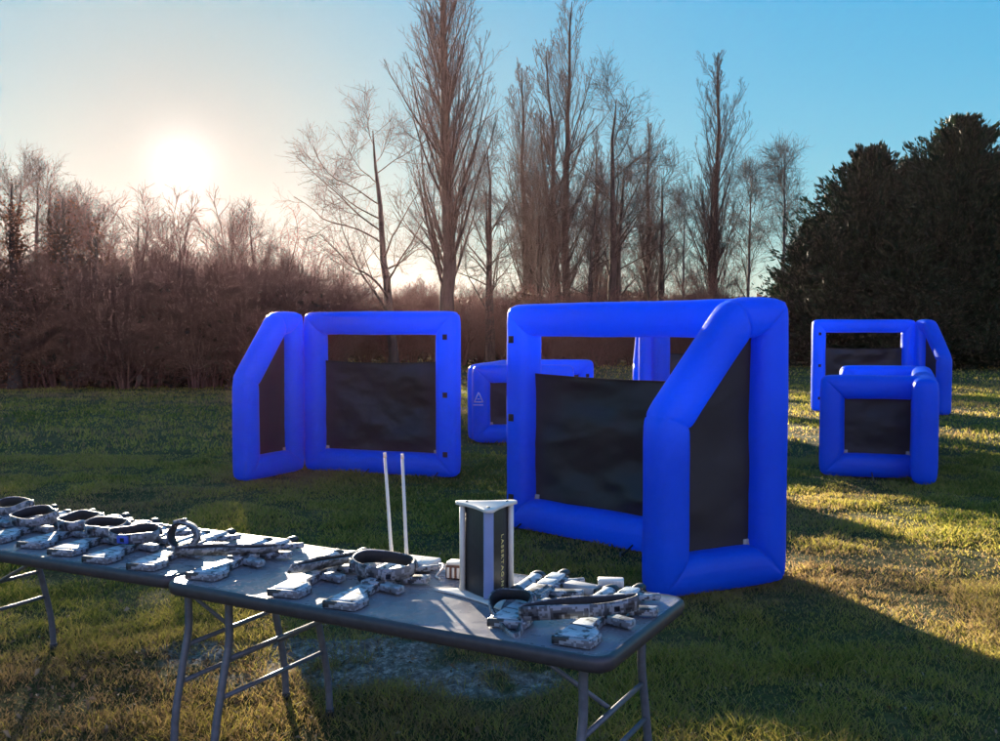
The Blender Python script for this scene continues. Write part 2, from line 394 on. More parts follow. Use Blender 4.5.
# ------------------------------------------------------------------ inflatable barriers
TH = .275      # tube width in the plane of the panel
def offset_poly(pts, d):
    n = len(pts); out = []
    for i in range(n):
        p0, p1, p2 = (np.array(pts[(i + k) % n], float) for k in (-1, 0, 1))
        e1 = (p1 - p0) / np.linalg.norm(p1 - p0); e2 = (p2 - p1) / np.linalg.norm(p2 - p1)
        n1 = np.array([e1[1], -e1[0]]); n2 = np.array([e2[1], -e2[0]])          # outward for CCW
        mv = (n1 + n2) / (1 + n1 @ n2)
        out.append((p1 + mv * d, mv))
    return out
def frame_part(name, outline, parent, th=TH, depth=.28, seed=0, inner=None):
    """inflated tube following a closed outline (x,z), mitred corners"""
    rg = np.random.default_rng(seed + 100); N = 28
    O_ = [np.array(p, float) for p in outline]; I_ = [c for c, _ in offset_poly(outline, -th)]
    if inner: I_ = [np.array(p, float) for p in inner(I_)]
    C = [(p + q) / 2 for p, q in zip(O_, I_)]; M = [(p - q) / th for p, q in zip(O_, I_)]
    th_ = np.linspace(0, 2 * np.pi, N, endpoint=False); ex = 2 / 2.5
    a = np.sign(np.cos(th_)) * np.abs(np.cos(th_)) ** ex * th / 2; b = np.sign(np.sin(th_)) * np.abs(np.sin(th_)) ** ex * depth / 2
    rings = []; n = len(C)
    for i in range(n):
        j = (i + 1) % n; Ls = max(np.linalg.norm(C[j] - C[i]), np.linalg.norm(O_[j] - O_[i]) * .8); e = (C[j] - C[i]) / Ls; nn = np.array([e[1], -e[0]])
        dm = min(.26, Ls * .45); ds = [q * dm / .26 for q in (0, .012, .03, .06, .10, .16, .26)]; k = int(max(4, (Ls - .5) / .07))
        ss = ds + list(np.linspace(dm, Ls - dm, k)[1:-1]) + [Ls - q for q in ds[::-1][:-1]]
        for s in ss:
            f = s / Ls; de = min(s, Ls - s)
            fall = math.exp(-(de / .055) ** 1.3)
            mv = M[i] * (1 - f) + M[j] * f; c = C[i] * (1 - f) + C[j] * f
            ao = a * (1 - fall * np.where(a > 0, .20 * (a / (th / 2)) ** 2, -.0)) ; q = (1 - .07 * math.exp(-(de / .010) ** 2)) * (1 + .024 * np.sin(11 * th_ + seed + i * 2.1) * math.exp(-de / .09))
            lump = 1 + .012 * math.sin(s * 5.1 + seed + i) + rg.normal(0, .004)
            bb = b * q * lump * (1 - .06 * fall)
            P = c[None] + mv[None] * (ao * q * lump)[:, None]
            rings.append(np.stack([P[:, 0], bb, np.maximum(P[:, 1], .0)], -1))
    m = len(rings); V = np.concatenate(rings)
    i, k = np.meshgrid(np.arange(m), np.arange(N), indexing='ij'); i2 = (i + 1) % m; k2 = (k + 1) % N
    F = np.stack([i * N + k, i * N + k2, i2 * N + k2, i2 * N + k], -1).reshape(-1, 4)
    return npmesh(name, V, F, VINYL, parent)
VALVE = simple('black_valve_cap', (.015, .015, .017), .4)
def valve(parent, org, ang, x, z, s):
    bm = bmesh.new(); tube(bm, [(x, s * .136, z), (x, s * .152, z), (x, s * .156, z)], [.032, .032, .024], 18); place_part(bmobj('valve', bm, VALVE, parent), org, ang)
def tether(parent, org, ang, x, s):
    bm = bmesh.new(); tube(bm, [(x, s * .12, .07), (x, s * .20, .035), (x, s * .27, .012)], .007, 6); place_part(bmobj('tether_strap', bm, BLACK, parent), org, ang)
    bm = bmesh.new(); tube(bm, [(x, s * .27, -.06), (x, s * .285, .035), (x - .02, s * .285, .045)], .006, 8); place_part(bmobj('ground_peg', bm, LEGMETAL, parent), org, ang)
def screen_part(name, x0, x1, z0, ztop, parent, seed=0, amp=.02):
    nx, nz = 40, 44; rg = np.random.default_rng(seed); ph = rg.random(6) * 6
    u = np.linspace(0, 1, nx); w = np.linspace(0, 1, nz); U, Wv = np.meshgrid(u, w)
    Xs = x0 + (x1 - x0) * U; zt = np.array([ztop(x) for x in x0 + (x1 - x0) * u])[None].repeat(nz, 0); Zs = z0 + (zt - z0) * Wv
    edge = np.minimum(np.minimum(U, 1 - U), Wv) * 6; edge = np.clip(edge, 0, 1)
    Ys = amp * edge * ((fbm(Xs * 3 + seed * 3.3, Zs * 5 + seed, 3) - .5) * 1.8 + .6 * np.sin(Zs * 9 + Xs * 3 + ph[0]) * fbm(Xs * 2 + 5 + seed, Zs * 2) + .4 * np.sin((Zs - Xs) * 8 + ph[1]) * (1 - Wv))
    rdg = 1 - np.abs(2 * fbm(Xs * 1.7 + seed * 2.1, Zs * 2.6 + Xs * .8, 2) - 1); Ys = Ys + edge * .045 * (amp / .055) * np.clip(rdg - .80, 0, 1) * 5 * .35
    Zs = Zs - .014 * Wv ** 6 * np.sin(U * math.pi) * 1.5
    Vf = np.stack([Xs, Ys - .004, Zs], -1).reshape(-1, 3); Vb = np.stack([Xs, Ys + .004, Zs], -1).reshape(-1, 3)
    q = nx * nz; idx = np.arange(q).reshape(nz, nx)
    f = np.stack([idx[:-1, :-1], idx[:-1, 1:], idx[1:, 1:], idx[1:, :-1]], -1).reshape(-1, 4)
    loop = np.concatenate([idx[0, :], idx[1:, -1], idx[-1, -2::-1], idx[-2:0:-1, 0]]); l2 = np.roll(loop, -1)
    side = np.stack([loop, l2, l2 + q, loop + q], -1)
    return npmesh(name, np.concatenate([Vf, Vb]), np.concatenate([f, f[:, ::-1] + q, side]), FABRIC, parent)

def place_part(o, org, ang):
    o.location = (org[0], org[1], 0); o.rotation_euler = (0, 0, ang)

def tabs(parent, org, ang, pts, mat, name, size=(.055, .012, .06), ysgn=(-1,)):
    for (x, z) in pts:
        for s in ysgn:
            bm = bmesh.new(); box(bm, (x, s * (.145), z), size, .004)
            place_part(bmobj(name, bm, mat, parent), org, ang)

def panel(parent, org, tip, H, Wd, window=True, seed=0, face=-1):
    """org: hinge end, tip: free end (local). face: side (local y sign) that is seen"""
    ang = math.atan2(tip[1] - org[1], tip[0] - org[0])
    f = frame_part('panel_frame', [(0, 0), (Wd, 0), (Wd, H), (0, H)], parent, seed=seed); place_part(f, org, ang)
    z0 = TH - .05; zt = TH + (H - 2 * TH) * .775 if window else H - TH + .05
    s = screen_part('screen', TH - .05, Wd - TH + .05, z0, lambda x: zt, parent, seed, 
                    .055 if window else .03); place_part(s, org, ang)
    tabs(parent, org, ang, [(Wd - .12, z) for z in ((.28, H * .5, H - .3) if window else (.25, H - .28))], BLACK, 'strap_tab', ysgn=(face,))
    valve(parent, org, ang, TH / 2, .32, -face); tether(parent, org, ang, Wd - .22, face); tether(parent, org, ang, Wd * .45, face)
    for x in (TH + .01, Wd - TH - .01):
        bm = bmesh.new(); prism(bm, [(x - .03, TH - .02), (x + .03, TH - .02), (x + .03, TH + .035), (x - .03, TH + .035)], -.012, .012, .003, 1, 'y')
        place_part(bmobj('corner_tag', bm, TAGM, parent), org, ang)
    return ang
def wing(parent, org, tip, H, Wd, low=1.17, flat=.46, seed=0):
    ang = math.atan2(tip[1] - org[1], tip[0] - org[0])
    sl = (H - low) / (Wd - flat); off = TH * math.sqrt(1 + sl * sl)
    def inner(I):                                   # the sloping tube meets the hinge post in one inner corner
        z = min(H - sl * (TH - flat) - off, H - TH); I = list(I); xx = max(TH, flat - (z - H + off) / sl)
        I[3] = np.array((xx, z)); I[4] = np.array((TH, z)); return I
    f = frame_part('wing_frame', [(0, 0), (Wd, 0), (Wd, low), (flat, H), (0, H)], parent, seed=seed + 5, inner=inner); place_part(f, org, ang)
    zt = lambda x: min(H - TH + .05, H - sl * (x - flat) - off + .05)
    s = screen_part('wing_screen', TH - .05, Wd - TH + .04, TH - .05, zt, parent, seed + 9, .014); place_part(s, org, ang)
    for x in (TH + .01,):
        bm = bmesh.new(); prism(bm, [(x - .03, TH - .02), (x + .03, TH - .02), (x + .03, TH + .035), (x - .03, TH + .035)], -.012, .012, .003, 1, 'y')
        place_part(bmobj('corner_tag', bm, TAGM, parent), org, ang)

def lacing(parent, p, H):
    pts = []
    for i in range(60):
        z = .12 + (H - .3) * i / 59; pts.append((p[0] + .014 * math.sin(i * 2.1), p[1] + .01 * math.cos(i * 2.1), z))
    bm = bmesh.new(); tube(bm, pts, .006, 6); bmobj('lacing_cord', bm, WHITEROPE, parent)

def tall_barrier(label, hinge, ptip, wtip, H=1.92, WP=2.15, WW=1.10, seed=0, face=-1, lace=None):
    t = thing('inflatable_barrier', label, 'inflatable barrier', (hinge[0], hinge[1], 0), 0, 'blue inflatable barriers on the field')
    rel = lambda p: (p[0] - hinge[0], p[1] - hinge[1])
    def unit(p): v = np.array(rel(p)); return v / np.linalg.norm(v)
    up, uw = unit(ptip), unit(wtip)
    g = .06                                   # keeps the two hinge posts side by side
    bis = up - uw
    po = up * g; wo = uw * g
    a = panel(t, po, po + up, H, WP, True, seed, face); wing(t, wo, wo + uw, H, WW, seed=seed)
    if lace: lacing(t, rel(lace), H)
    return t
# left one
tall_barrier('tall blue inflatable barrier at far left, its slanted wing pointing left', (-2.41, 11.66), (-.46, 10.98), (-2.90, 10.68), WP=2.0, WW=1.08, seed=1, face=-1, lace=(-2.385, 11.50))
# centre one
tall_barrier('largest blue inflatable barrier, nearest the table, slanted wing towards the camera', (1.95, 6.50), (.05, 8.33), (1.03, 6.04), WP=2.50, WW=1.08, seed=2, face=1)
# far ones
tall_barrier('tall blue inflatable barrier half hidden, seen through the window of the nearest one', (2.36, 15.2), (4.3, 15.6), (2.39, 16.3), WP=1.75, seed=3, face=-1)
tall_barrier('farthest tall blue inflatable barrier, by the dark conifers at right', (8.74, 20.1), (6.6, 20.1), (8.85, 18.9), seed=4, face=1)

def low_barrier(label, A, B, C, D, H=1.18, seed=0, logo=False):
    """front panel A-B, back panel C-D, side panel from one front end to one back end"""
    t = thing('inflatable_barrier', label, 'inflatable barrier', (A[0], A[1], 0), 0, 'blue inflatable barriers on the field')
    rel = lambda p: np.array((p[0] - A[0], p[1] - A[1]))
    a, b, c, d = map(rel, (A, B, C, D))
    ang = panel(t, a, b, H, float(np.linalg.norm(b - a)), False, seed, -1)
    panel(t, c, d, H, float(np.linalg.norm(d - c)), False, seed + 20, -1)
    e0, e1 = (b, d) if not logo else (a, c)
    if not logo: e0 = rel((4.62, 10.40))
    u = (e1 - e0) / np.linalg.norm(e1 - e0); q = e0 + u * (.16 if logo else -.05); w = e1 - u * .16
    f = frame_part('side_frame', [(0, 0), (float(np.linalg.norm(w - q)), 0), (float(np.linalg.norm(w - q)), H), (0, H)], t, seed=seed + 30)
    sa = math.atan2(u[1], u[0]); place_part(f, q, sa)
    s = screen_part('side_screen', TH - .05, float(np.linalg.norm(w - q)) - TH + .05, TH - .05, lambda x: H - TH + .05, t, seed + 31, .015); place_part(s, q, sa)
    if logo:
        bm = bmesh.new(); x0, z0 = .10, .62
        def bar(p, r, wd): 
            p = np.array(p); r = np.array(r); e = (r - p) / np.linalg.norm(r - p); nn = np.array((-e[1], e[0])) * wd / 2
            prism(bm, [tuple(p - nn), tuple(r - nn), tuple(r + nn), tuple(p + nn)], -.1495, -.1425, 0, 1, 'y')
        bar((x0 - .065, z0), (x0, z0 + .15), .018); bar((x0 + .065, z0), (x0 + .004, z0 + .146), .018); bar((x0 - .06, z0 + .006), (x0 + .06, z0 + .006), .017)
        bar((x0 - .02, z0 + .05), (x0 + .02, z0 + .05), .014); bar((x0 - .08, z0 - .04), (x0 + .07, z0 - .04), .013)
        place_part(bmobj('triangle_emblem', bm, LOGO, t), a, ang)
    return t
low_barrier('low blue inflatable barrier with triangle emblem, behind the left post of the nearest barrier', (-.42, 14.45), (1.12, 14.45), (.15, 17.0), (1.66, 17.0), seed=6, logo=True)
low_barrier('low blue inflatable barrier with black screen, nearest on the right side', (3.74, 11.2), (4.96, 10.88), (5.0, 14.1), (6.20, 14.1), seed=7)

# ------------------------------------------------------------------ folding tables
def rounded_rect(x0, y0, x1, y1, r, n=6):
    out = []
    for cx, cy, a0 in ((x1 - r, y0 + r, -90), (x1 - r, y1 - r, 0), (x0 + r, y1 - r, 90), (x0 + r, y0 + r, 180)):
        for k in range(n + 1):
            a = R(a0 + 90 * k / n); out.append((cx + r * math.cos(a), cy + r * math.sin(a)))
    return out
TW, TD, TZ = 1.83, .76, .74
def make_table(label, origin, rz, insetL, insetR):
    """origin = near right corner; local -x runs to the left, +y away"""
    t = thing('folding_table', label, 'table', (origin[0], origin[1], 0), rz, 'grey folding tables')
    bm = bmesh.new()
    # blow-moulded top: rim, slightly dished field, rounded edge
    prof = [(.014, TZ - .046), (.003, TZ - .040), (0, TZ - .028), (0, TZ - .014), (.003, TZ - .005), (.010, TZ), (.022, TZ), (.030, TZ - .0025), (.045, TZ - .003)]
    rings = []
    for ins, z in prof:
        rings.append([bm.verts.new((x, y, z)) for x, y in rounded_rect(-TW + ins, ins, -ins, TD - ins, .065 - ins * .9, 7)])
    for i in range(len(rings) - 1):
        n = len(rings[i])
        for k in range(n): bm.faces.new((rings[i][k], rings[i][(k + 1) % n], rings[i + 1][(k + 1) % n], rings[i + 1][k]))
    bm.faces.new(rings[0]); bm.faces.new(rings[-1])
    tt = bmobj('tabletop', bm, TABLE, t)
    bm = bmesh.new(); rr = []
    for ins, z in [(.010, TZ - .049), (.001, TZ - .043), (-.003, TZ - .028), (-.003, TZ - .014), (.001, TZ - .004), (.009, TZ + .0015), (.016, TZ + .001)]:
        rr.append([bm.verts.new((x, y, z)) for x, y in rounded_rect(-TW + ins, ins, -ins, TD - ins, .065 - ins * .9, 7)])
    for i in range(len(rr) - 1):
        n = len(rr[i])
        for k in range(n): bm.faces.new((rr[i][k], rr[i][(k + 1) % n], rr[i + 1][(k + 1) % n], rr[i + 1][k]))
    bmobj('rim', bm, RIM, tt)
    for y in (.10, TD - .10):
        bm = bmesh.new(); box(bm, (-TW / 2, y, TZ - .062), (TW - .10, .025, .03), .004); bmobj('side_rail', bm, LEGMETAL, t)
    for ex, sgn in ((-TW + insetL, 1), (-insetR, -1)):
        for y0, y1 in ((.125, .035), (TD - .125, TD - .035)):
            k = y1 - y0
            bm = bmesh.new(); pts = catmull([(ex, y0, TZ - .05), (ex, y0, .60), (ex, y0 + k * .02, .50), (ex, y0 + k * .35, .38), (ex, y0 + k * .85, .18), (ex, y0 + k, .012)], 6, False)
            tube(bm, [tuple(p) for p in pts], .0155, 14)
            lg = bmobj('leg', bm, LEGMETAL, t)
            bm = bmesh.new(); tube(bm, [(ex, y0 + k, .0), (ex, y0 + k, .035)], .019, 12); bmobj('foot_cap', bm, DARKPLASTIC, lg)
        for z, i in ((.44, .01), (.30, .05)):
            bm = bmesh.new(); tube(bm, [(ex, .125 - i, z), (ex, TD - .125 + i, z)], .0095, 10); bmobj('crossbar', bm, LEGMETAL, t)
        bm = bmesh.new(); cx = ex + sgn * .52
        tube(bm, [(cx, TD / 2, TZ - .05), (ex + sgn * .02, TD / 2, .44)], .0085, 10)
        tube(bm, [(cx, .10, TZ - .055), (cx, TD - .10, TZ - .055)], .009, 8)
        bmobj('brace', bm, LEGMETAL, t)
    return t
A1, A2 = R(-28.87), R(-26.4)
O1, O2 = (.3106, 2.7487), (-1.2783, 3.6818)
make_table('grey plastic folding table at right, holding the white topped tower', O1, A1, .22, .13)
make_table('grey plastic folding table at the left edge, covered with a row of camouflage guns', O2, A2, .25, .03)
def tw(T, lx, ly):
    o, a = (O1, A1) if T == 1 else (O2, A2)
    return (o[0] + lx * math.cos(a) - ly * math.sin(a), o[1] + lx * math.sin(a) + ly * math.cos(a))
TOPZ = TZ - .003 + .0015

# ------------------------------------------------------------------ laser tag guns (lying on their side, muzzle towards +y)
def make_gun(label):
    t = thing('laser_tag_gun', label, 'toy gun', (0, 0, 0), 0, 'camouflage laser tag guns on the tables')
    def P(name, mat, *prs, parent=t):
        bm = bmesh.new()
        for pts, z0, z1, bv in prs: prism(bm, pts, z0, z1, bv)
        return bmobj(name, bm, mat, parent)
    st = P('stock', CAMO, ([(-.036, .255), (-.040, .15), (-.046, .012), (-.036, .0), (.082, .004), (.090, .02), (.086, .085), (.040, .15), (.030, .255)], 0, .038, .009))
    P('stock_plate', PALECAMO, ([(-.028, .245), (-.032, .15), (-.037, .02), (-.030, .010), (.074, .012), (.080, .026), (.077, .080), (.032, .142), (.022, .245)], .034, .0435, .004), parent=st)
    P('butt_pad', CAMO, ([(-.044, -.014), (.088, -.010), (.086, .006), (-.042, .002)], .002, .042, .006), parent=st)
    P('stock_seam', DARKPLASTIC, ([(-.038, .12), (.045, .10), (.045, .106), (-.038, .127)], .0425, .0442, .0004), parent=st)
    rc = P('receiver', CAMO, ([(-.042, .235), (.030, .235), (.046, .30), (.046, .40), (.034, .43), (-.042, .43)], 0, .054, .008),
      ([(-.026, .25), (.018, .25), (.022, .41), (-.026, .41)], .05, .060, .004))
    P('control_panel', DARKPLASTIC, ([(-.016, .29), (.010, .29), (.010, .335), (-.016, .335)], .058, .0625, .0015), parent=rc)
    hg = P('handguard', PALECAMO, ([(-.030, .425), (.030, .425), (.030, .505), (-.030, .505)], .002, .056, .008), ([(-.030, .511), (.030, .511), (.028, .60), (-.028, .60)], .002, .056, .008))
    P('accessory_rail', CAMO, *[([(.030, y), (.046, y + .004), (.046, y + .016), (.030, y + .018)], .016, .044, .003) for y in (.44, .465, .525, .55, .575)], ([(.027, .435), (.034, .435), (.034, .597), (.027, .597)], .020, .040, .002), parent=hg)
    bm = bmesh.new(); tube(bm, [(0, .59, .028), (0, .66, .028)], .011, 14); bmobj('barrel', bm, CAMO, t)
    bm = bmesh.new(); tube(bm, [(0, .632, .028), (0, .638, .028), (0, .678, .028), (0, .684, .028)], [.016, .021, .021, .017], 18); bmobj('muzzle', bm, DARKPLASTIC, t)
    sc = bmesh.new(); tube(sc, [(-.074, .345, .032), (-.074, .36, .032), (-.074, .54, .032), (-.074, .555, .032)], [.022, .0255, .0255, .0265], 20); sc = bmobj('scope', sc, PALECAMO, t)
    for y0, y1 in ((.315, .35), (.55, .585)):
        bm = bmesh.new(); tube(bm, [(-.074, y0, .032), (-.074, y0 + .004, .032), (-.074, y1 - .003, .032), (-.074, y1, .032)], [.026, .0305, .0305, .027], 20); bmobj('lens_hood', bm, DARKPLASTIC, sc)
    P('scope_mount', DARKPLASTIC, ([(-.056, .38), (-.034, .38), (-.034, .41), (-.056, .41)], .012, .046, .003), parent=sc)
    P('scope_mount', DARKPLASTIC, ([(-.056, .48), (-.028, .48), (-.028, .51), (-.056, .51)], .012, .046, .003), parent=sc)
    P('grip', CAMO, ([(.028, .245), (.040, .292), (.080, .276), (.134, .262), (.130, .214), (.075, .228)], .008, .046, .008))
    bm = bmesh.new(); tube(bm, [(.045, .30, .027), (.075, .297, .027), (.083, .315, .027), (.075, .345, .027), (.045, .348, .027)], .005, 8); bmobj('trigger_guard', bm, DARKPLASTIC, t)
    P('magazine', CAMO, ([(.044, .355), (.044, .405), (.095, .418), (.150, .438), (.158, .388), (.098, .366)], .008, .046, .007))
    P('fore_grip', CAMO, ([(.028, .52), (.028, .555), (.070, .575), (.100, .600), (.112, .575), (.075, .540)], .012, .044, .007))
    return t

gun_specs = [  # table, lx, ly, angle deg, label
    (2, -1.50, .10, 9, 'camouflage laser tag gun farthest left, cut by the left edge of the photo'),
    (2, -1.21, .10, 9, 'camouflage laser tag gun second from the left edge, dark headband on it'),
    (2, -.955, .10, 10, 'camouflage laser tag gun third along the left table, pale square butt showing'),
    (2, -.715, .065, 10, 'camouflage laser tag gun fourth along the left table, butt right of another pale butt'),
    (2, -.475, .04, 8, 'camouflage laser tag gun fifth along the left table, headband with blue patch on it'),
    (2, -.215, .035, 9, 'camouflage laser tag gun at right end of left table under upright headband'),
    (1, -1.735, .085, 8, 'camouflage laser tag gun on the join of the tables with a flattened strap across'),
    (1, -1.295, .055, 10, 'camouflage laser tag gun with flattened strap along it, left of the antennas'),
    (1, -1.025, .035, 6, 'camouflage laser tag gun under a round headband in front of the white antennas'),
    (1, -.425, .13, 7, 'camouflage laser tag gun with raised scope beside the white topped tower'),
    (1, -.165, .07, 1, 'camouflage laser tag gun at the right end of the right table'),
]
gun0 = make_gun('gun')
for i, (T, lx, ly, a, lab) in enumerate(gun_specs):
    g = gun0 if i == 0 else copy_tree(gun0)
    x, y = tw(T, lx, ly); g.location = (x, y, TOPZ); g.rotation_euler = (0, 0, (A1 if T == 1 else A2) + R(a)); g['label'] = lab; g.scale = (1, 1, .70)

# ------------------------------------------------------------------ sensor headbands
BLUEPATCH = simple('blue_patch', (.05, .09, .42), .5, 0, .2, 60)
def headband(label, T, lx, ly, z, ang, ctrl, h=.062, tilt=(0, 0), pads=(0, .33, .62), patch=None):
    x, y = tw(T, lx, ly)
    t = thing('sensor_headband', label, 'headband', (x, y, TOPZ + z), (A1 if T == 1 else A2) + R(ang), 'camouflage sensor headbands on the guns')
    t.rotation_euler = (R(tilt[0]), R(tilt[1]), t.rotation_euler[2])
    C = catmull(ctrl, 10); n = len(C)
    tg = np.roll(C, -1, 0) - np.roll(C, 1, 0); tg = tg / np.linalg.norm(tg, axis=1)[:, None]
    area = np.sum(C[:, 0] * np.roll(C[:, 1], -1) - np.roll(C[:, 0], -1) * C[:, 1]); sg = 1 if area > 0 else -1
    N = np.stack([tg[:, 1], -tg[:, 0]], -1) * sg                       # outward
    wob = .0035 * np.sin(np.arange(n) / n * 2 * np.pi * 3 + ang)
    def band(name, o0, o1, zb, zt, mat):
        rows = []
        for off, zz in ((o0, zb), (o1, zb), (o1, (zb + zt) / 2), (o1, zt), (o0, zt), (o0, (zb + zt) / 2)):
            bul = .002 if zz == (zb + zt) / 2 else 0
            rows.append(np.stack([C[:, 0] + N[:, 0] * (off + bul), C[:, 1] + N[:, 1] * (off + bul), zz + wob * (zz > zb)], -1))
        V = np.concatenate(rows); F = []
        for k in range(6):
            k2 = (k + 1) % 6
            for j in range(n): F.append((k * n + j, k * n + (j + 1) % n, k2 * n + (j + 1) % n, k2 * n + j))
        return npmesh(name, V, F, mat, t)
    band('strap', .0005, .005, 0, h, CAMOSTRAP); band('lining', -.0045, -.0003, .003, h - .003, BLACK)
    for q in pads:
        j = int(q * n) % n; c = C[j]; a = math.atan2(tg[j, 1], tg[j, 0])
        bm = bmesh.new(); rot = Matrix.Rotation(a, 3, 'Z')
        off = Vector((c[0] + N[j, 0] * .0105, c[1] + N[j, 1] * .0105, h * .5)); box(bm, off, (.052, .011, h * .74), .004, rot)
        pd = bmobj('sensor_pad', bm, BLUEPATCH if patch == q else CAMOSTRAP, t)
        bm = bmesh.new(); off2 = Vector((c[0] + N[j, 0] * .0165, c[1] + N[j, 1] * .0165, h * .5)); box(bm, off2, (.018, .003, .018), .001, rot); bmobj('sensor_lens', bm, LENS, pd)
    return t
def oval(a, b, jit=.12, seed=0):
    rg = random.Random(seed)
    return [(a * math.cos(k * math.pi / 4) * (1 + rg.uniform(-jit, jit)), b * math.sin(k * math.pi / 4) * (1 + rg.uniform(-jit, jit))) for k in range(8)]
GZ = .044
hb = [
    (2, -1.60, .50, 8, oval(.112, .078, .16, 1), 'wide dark headband loop farthest left at the back of the table'),
    (2, -1.26, .38, 8, oval(.115, .080, .16, 2), 'second headband loop from the left edge, on the gun with dark body'),
    (2, -.975, .41, 8, oval(.100, .074, .16, 3), 'third headband loop along the left table, black lining showing'),
    (2, -.745, .36, 6, oval(.102, .076, .16, 4), 'fourth headband loop along the left table, wide and low'),
    (2, -.505, .30, 30, oval(.092, .068, .18, 5), 'headband loop with a blue patch, fifth along the left table'),
]
for i, (T, lx, ly, a, ct, lab) in enumerate(hb):
    headband(lab, T, lx, ly, GZ, a, ct, .046, (random.uniform(7, 13), random.uniform(-4, 4)), pads=(.1, .42, .70), patch=.70 if i == 4 else None)
headband('headband standing on edge at the right end of the left table, facing the sun', 2, -.215, .31, GZ + .045, 10, oval(.062, .052, .06, 6), .05, (82, 0), pads=(.3, .8))
flat = [(-.17, .006), (-.09, .020), (.0, .022), (.09, .018), (.17, .004), (.09, -.016), (0, -.018), (-.09, -.016)]
headband('flattened headband strap lying diagonally across the join of the two tables', 1, -1.80, .31, .050, 62, [(x * 1.25, y * .35) for x, y in flat], .042, (40, 6), pads=(.2,))
headband('flattened headband strap along the gun left of the antennas', 1, -1.315, .36, .048, 80, [(x * 1.15, y * .35) for x, y in flat], .044, (40, 2), pads=(.2,))
headband('round headband loop standing on the gun in front of the white antennas', 1, -1.075, .40, GZ, 20, oval(.118, .080, .14, 8), .050, (10, 4), pads=(.05, .55, .8))
headband('headband loop bent to a point beside the tower, hanging over the gun butt', 1, -.425, .235, .012, 0, [(-.095, .085), (-.10, .02), (-.025, -.075), (.075, -.165), (.09, -.15), (.055, -.04), (.04, .055), (-.02, .095)], .044, (16, -4), pads=(.25, .8))
headband('long bent headband lying over the butt of the last gun at right', 1, -.19, .215, .038, 0, [(-.165, -.06), (-.06, -.015), (.06, .05), (.145, .115), (.135, .14), (.03, .095), (-.07, .03), (-.165, -.03)], .046, (10, 0), pads=(.3, .75))

# ------------------------------------------------------------------ tower, router, small gear
def reuleaux(Rv, bulge, n=8, rot=0):
    out = []
    for k in range(3):
        a0, a1 = R(rot + 120 * k), R(rot + 120 * (k + 1))
        p0 = np.array((math.cos(a0), math.sin(a0))) * Rv; p1 = np.array((math.cos(a1), math.sin(a1))) * Rv
        am = (a0 + a1) / 2; nn = np.array((math.cos(am), math.sin(am)))
        for j in range(n):
            s = j / n; out.append(tuple(p0 * (1 - s) + p1 * s + nn * bulge * 4 * s * (1 - s)))
    return out
tx, ty = tw(1, -.65, .44)
face = math.degrees(math.atan2(-ty, -tx))            # one face turned to the camera
t = thing('light_tower', 'white topped black tower with pale light strip on the right table', 'tower', (tx, ty, TOPZ), R(face + 3))
HT = .335
bm = bmesh.new(); prism(bm, reuleaux(.205, -.018, 8, 10), 0, .008, .002); bmobj('base_plate', bm, WHITE, t)
bm = bmesh.new(); prism(bm, reuleaux(.092, .004), .008, HT - .012, .003); bmobj('body', bm, DARKPLASTIC, t)
def soft_triangle(Rv, bulge, rc, n=7):
    out = []
    for k in range(3):
        a = R(120 * k); c = np.array((math.cos(a), math.sin(a))) * (Rv - rc)
        out += [(c[0] + rc * math.cos(a + R(q)), c[1] + rc * math.sin(a + R(q))) for q in np.linspace(-58, 58, n)]
        am = a + R(60); d2 = np.array((math.cos(am), math.sin(am)))
        c2 = np.array((math.cos(a + R(120)), math.sin(a + R(120)))) * (Rv - rc)
        p0 = c + rc * d2; p1 = c2 + rc * d2
        out += [tuple(p0 * (1 - q) + p1 * q + d2 * bulge * 4 * q * (1 - q)) for q in np.linspace(.12, .88, 7)]
    return out
bm = bmesh.new(); prism(bm, soft_triangle(.128, -.010, .022), HT - .012, HT, .003); top = bmobj('top_plate', bm, WHITE, t)
for k in range(3):
    a = R(120 * k); rv = Vector((math.cos(a), math.sin(a), 0)); pp = Vector((-math.sin(a), math.cos(a), 0))
    bm = bmesh.new()
    if k == 0:
        box(bm, rv * .0885 + Vector((0, 0, HT / 2 - .002)), (.016, .036, HT - .024), .005, Matrix.Rotation(a, 3, 'Z')); bmobj('light_strip', bm, STRIP, t)
    else:
        for q in (-.0095, .0095): tube(bm, [rv * .097 + pp * q + Vector((0, 0, .008)), rv * .097 + pp * q + Vector((0, 0, HT - .011))], .0105, 12)
        box(bm, rv * .097 + Vector((0, 0, HT / 2)), (.012, .012, HT - .022), .001, Matrix.Rotation(a, 3, 'Z'))
        bmobj('column', bm, WHITE, t)
    bm = bmesh.new(); tube(bm, [rv * .085 + Vector((0, 0, HT - .001)), rv * .085 + Vector((0, 0, HT + .0025))], .006, 10); bmobj('screw', bm, DARKPLASTIC, top)
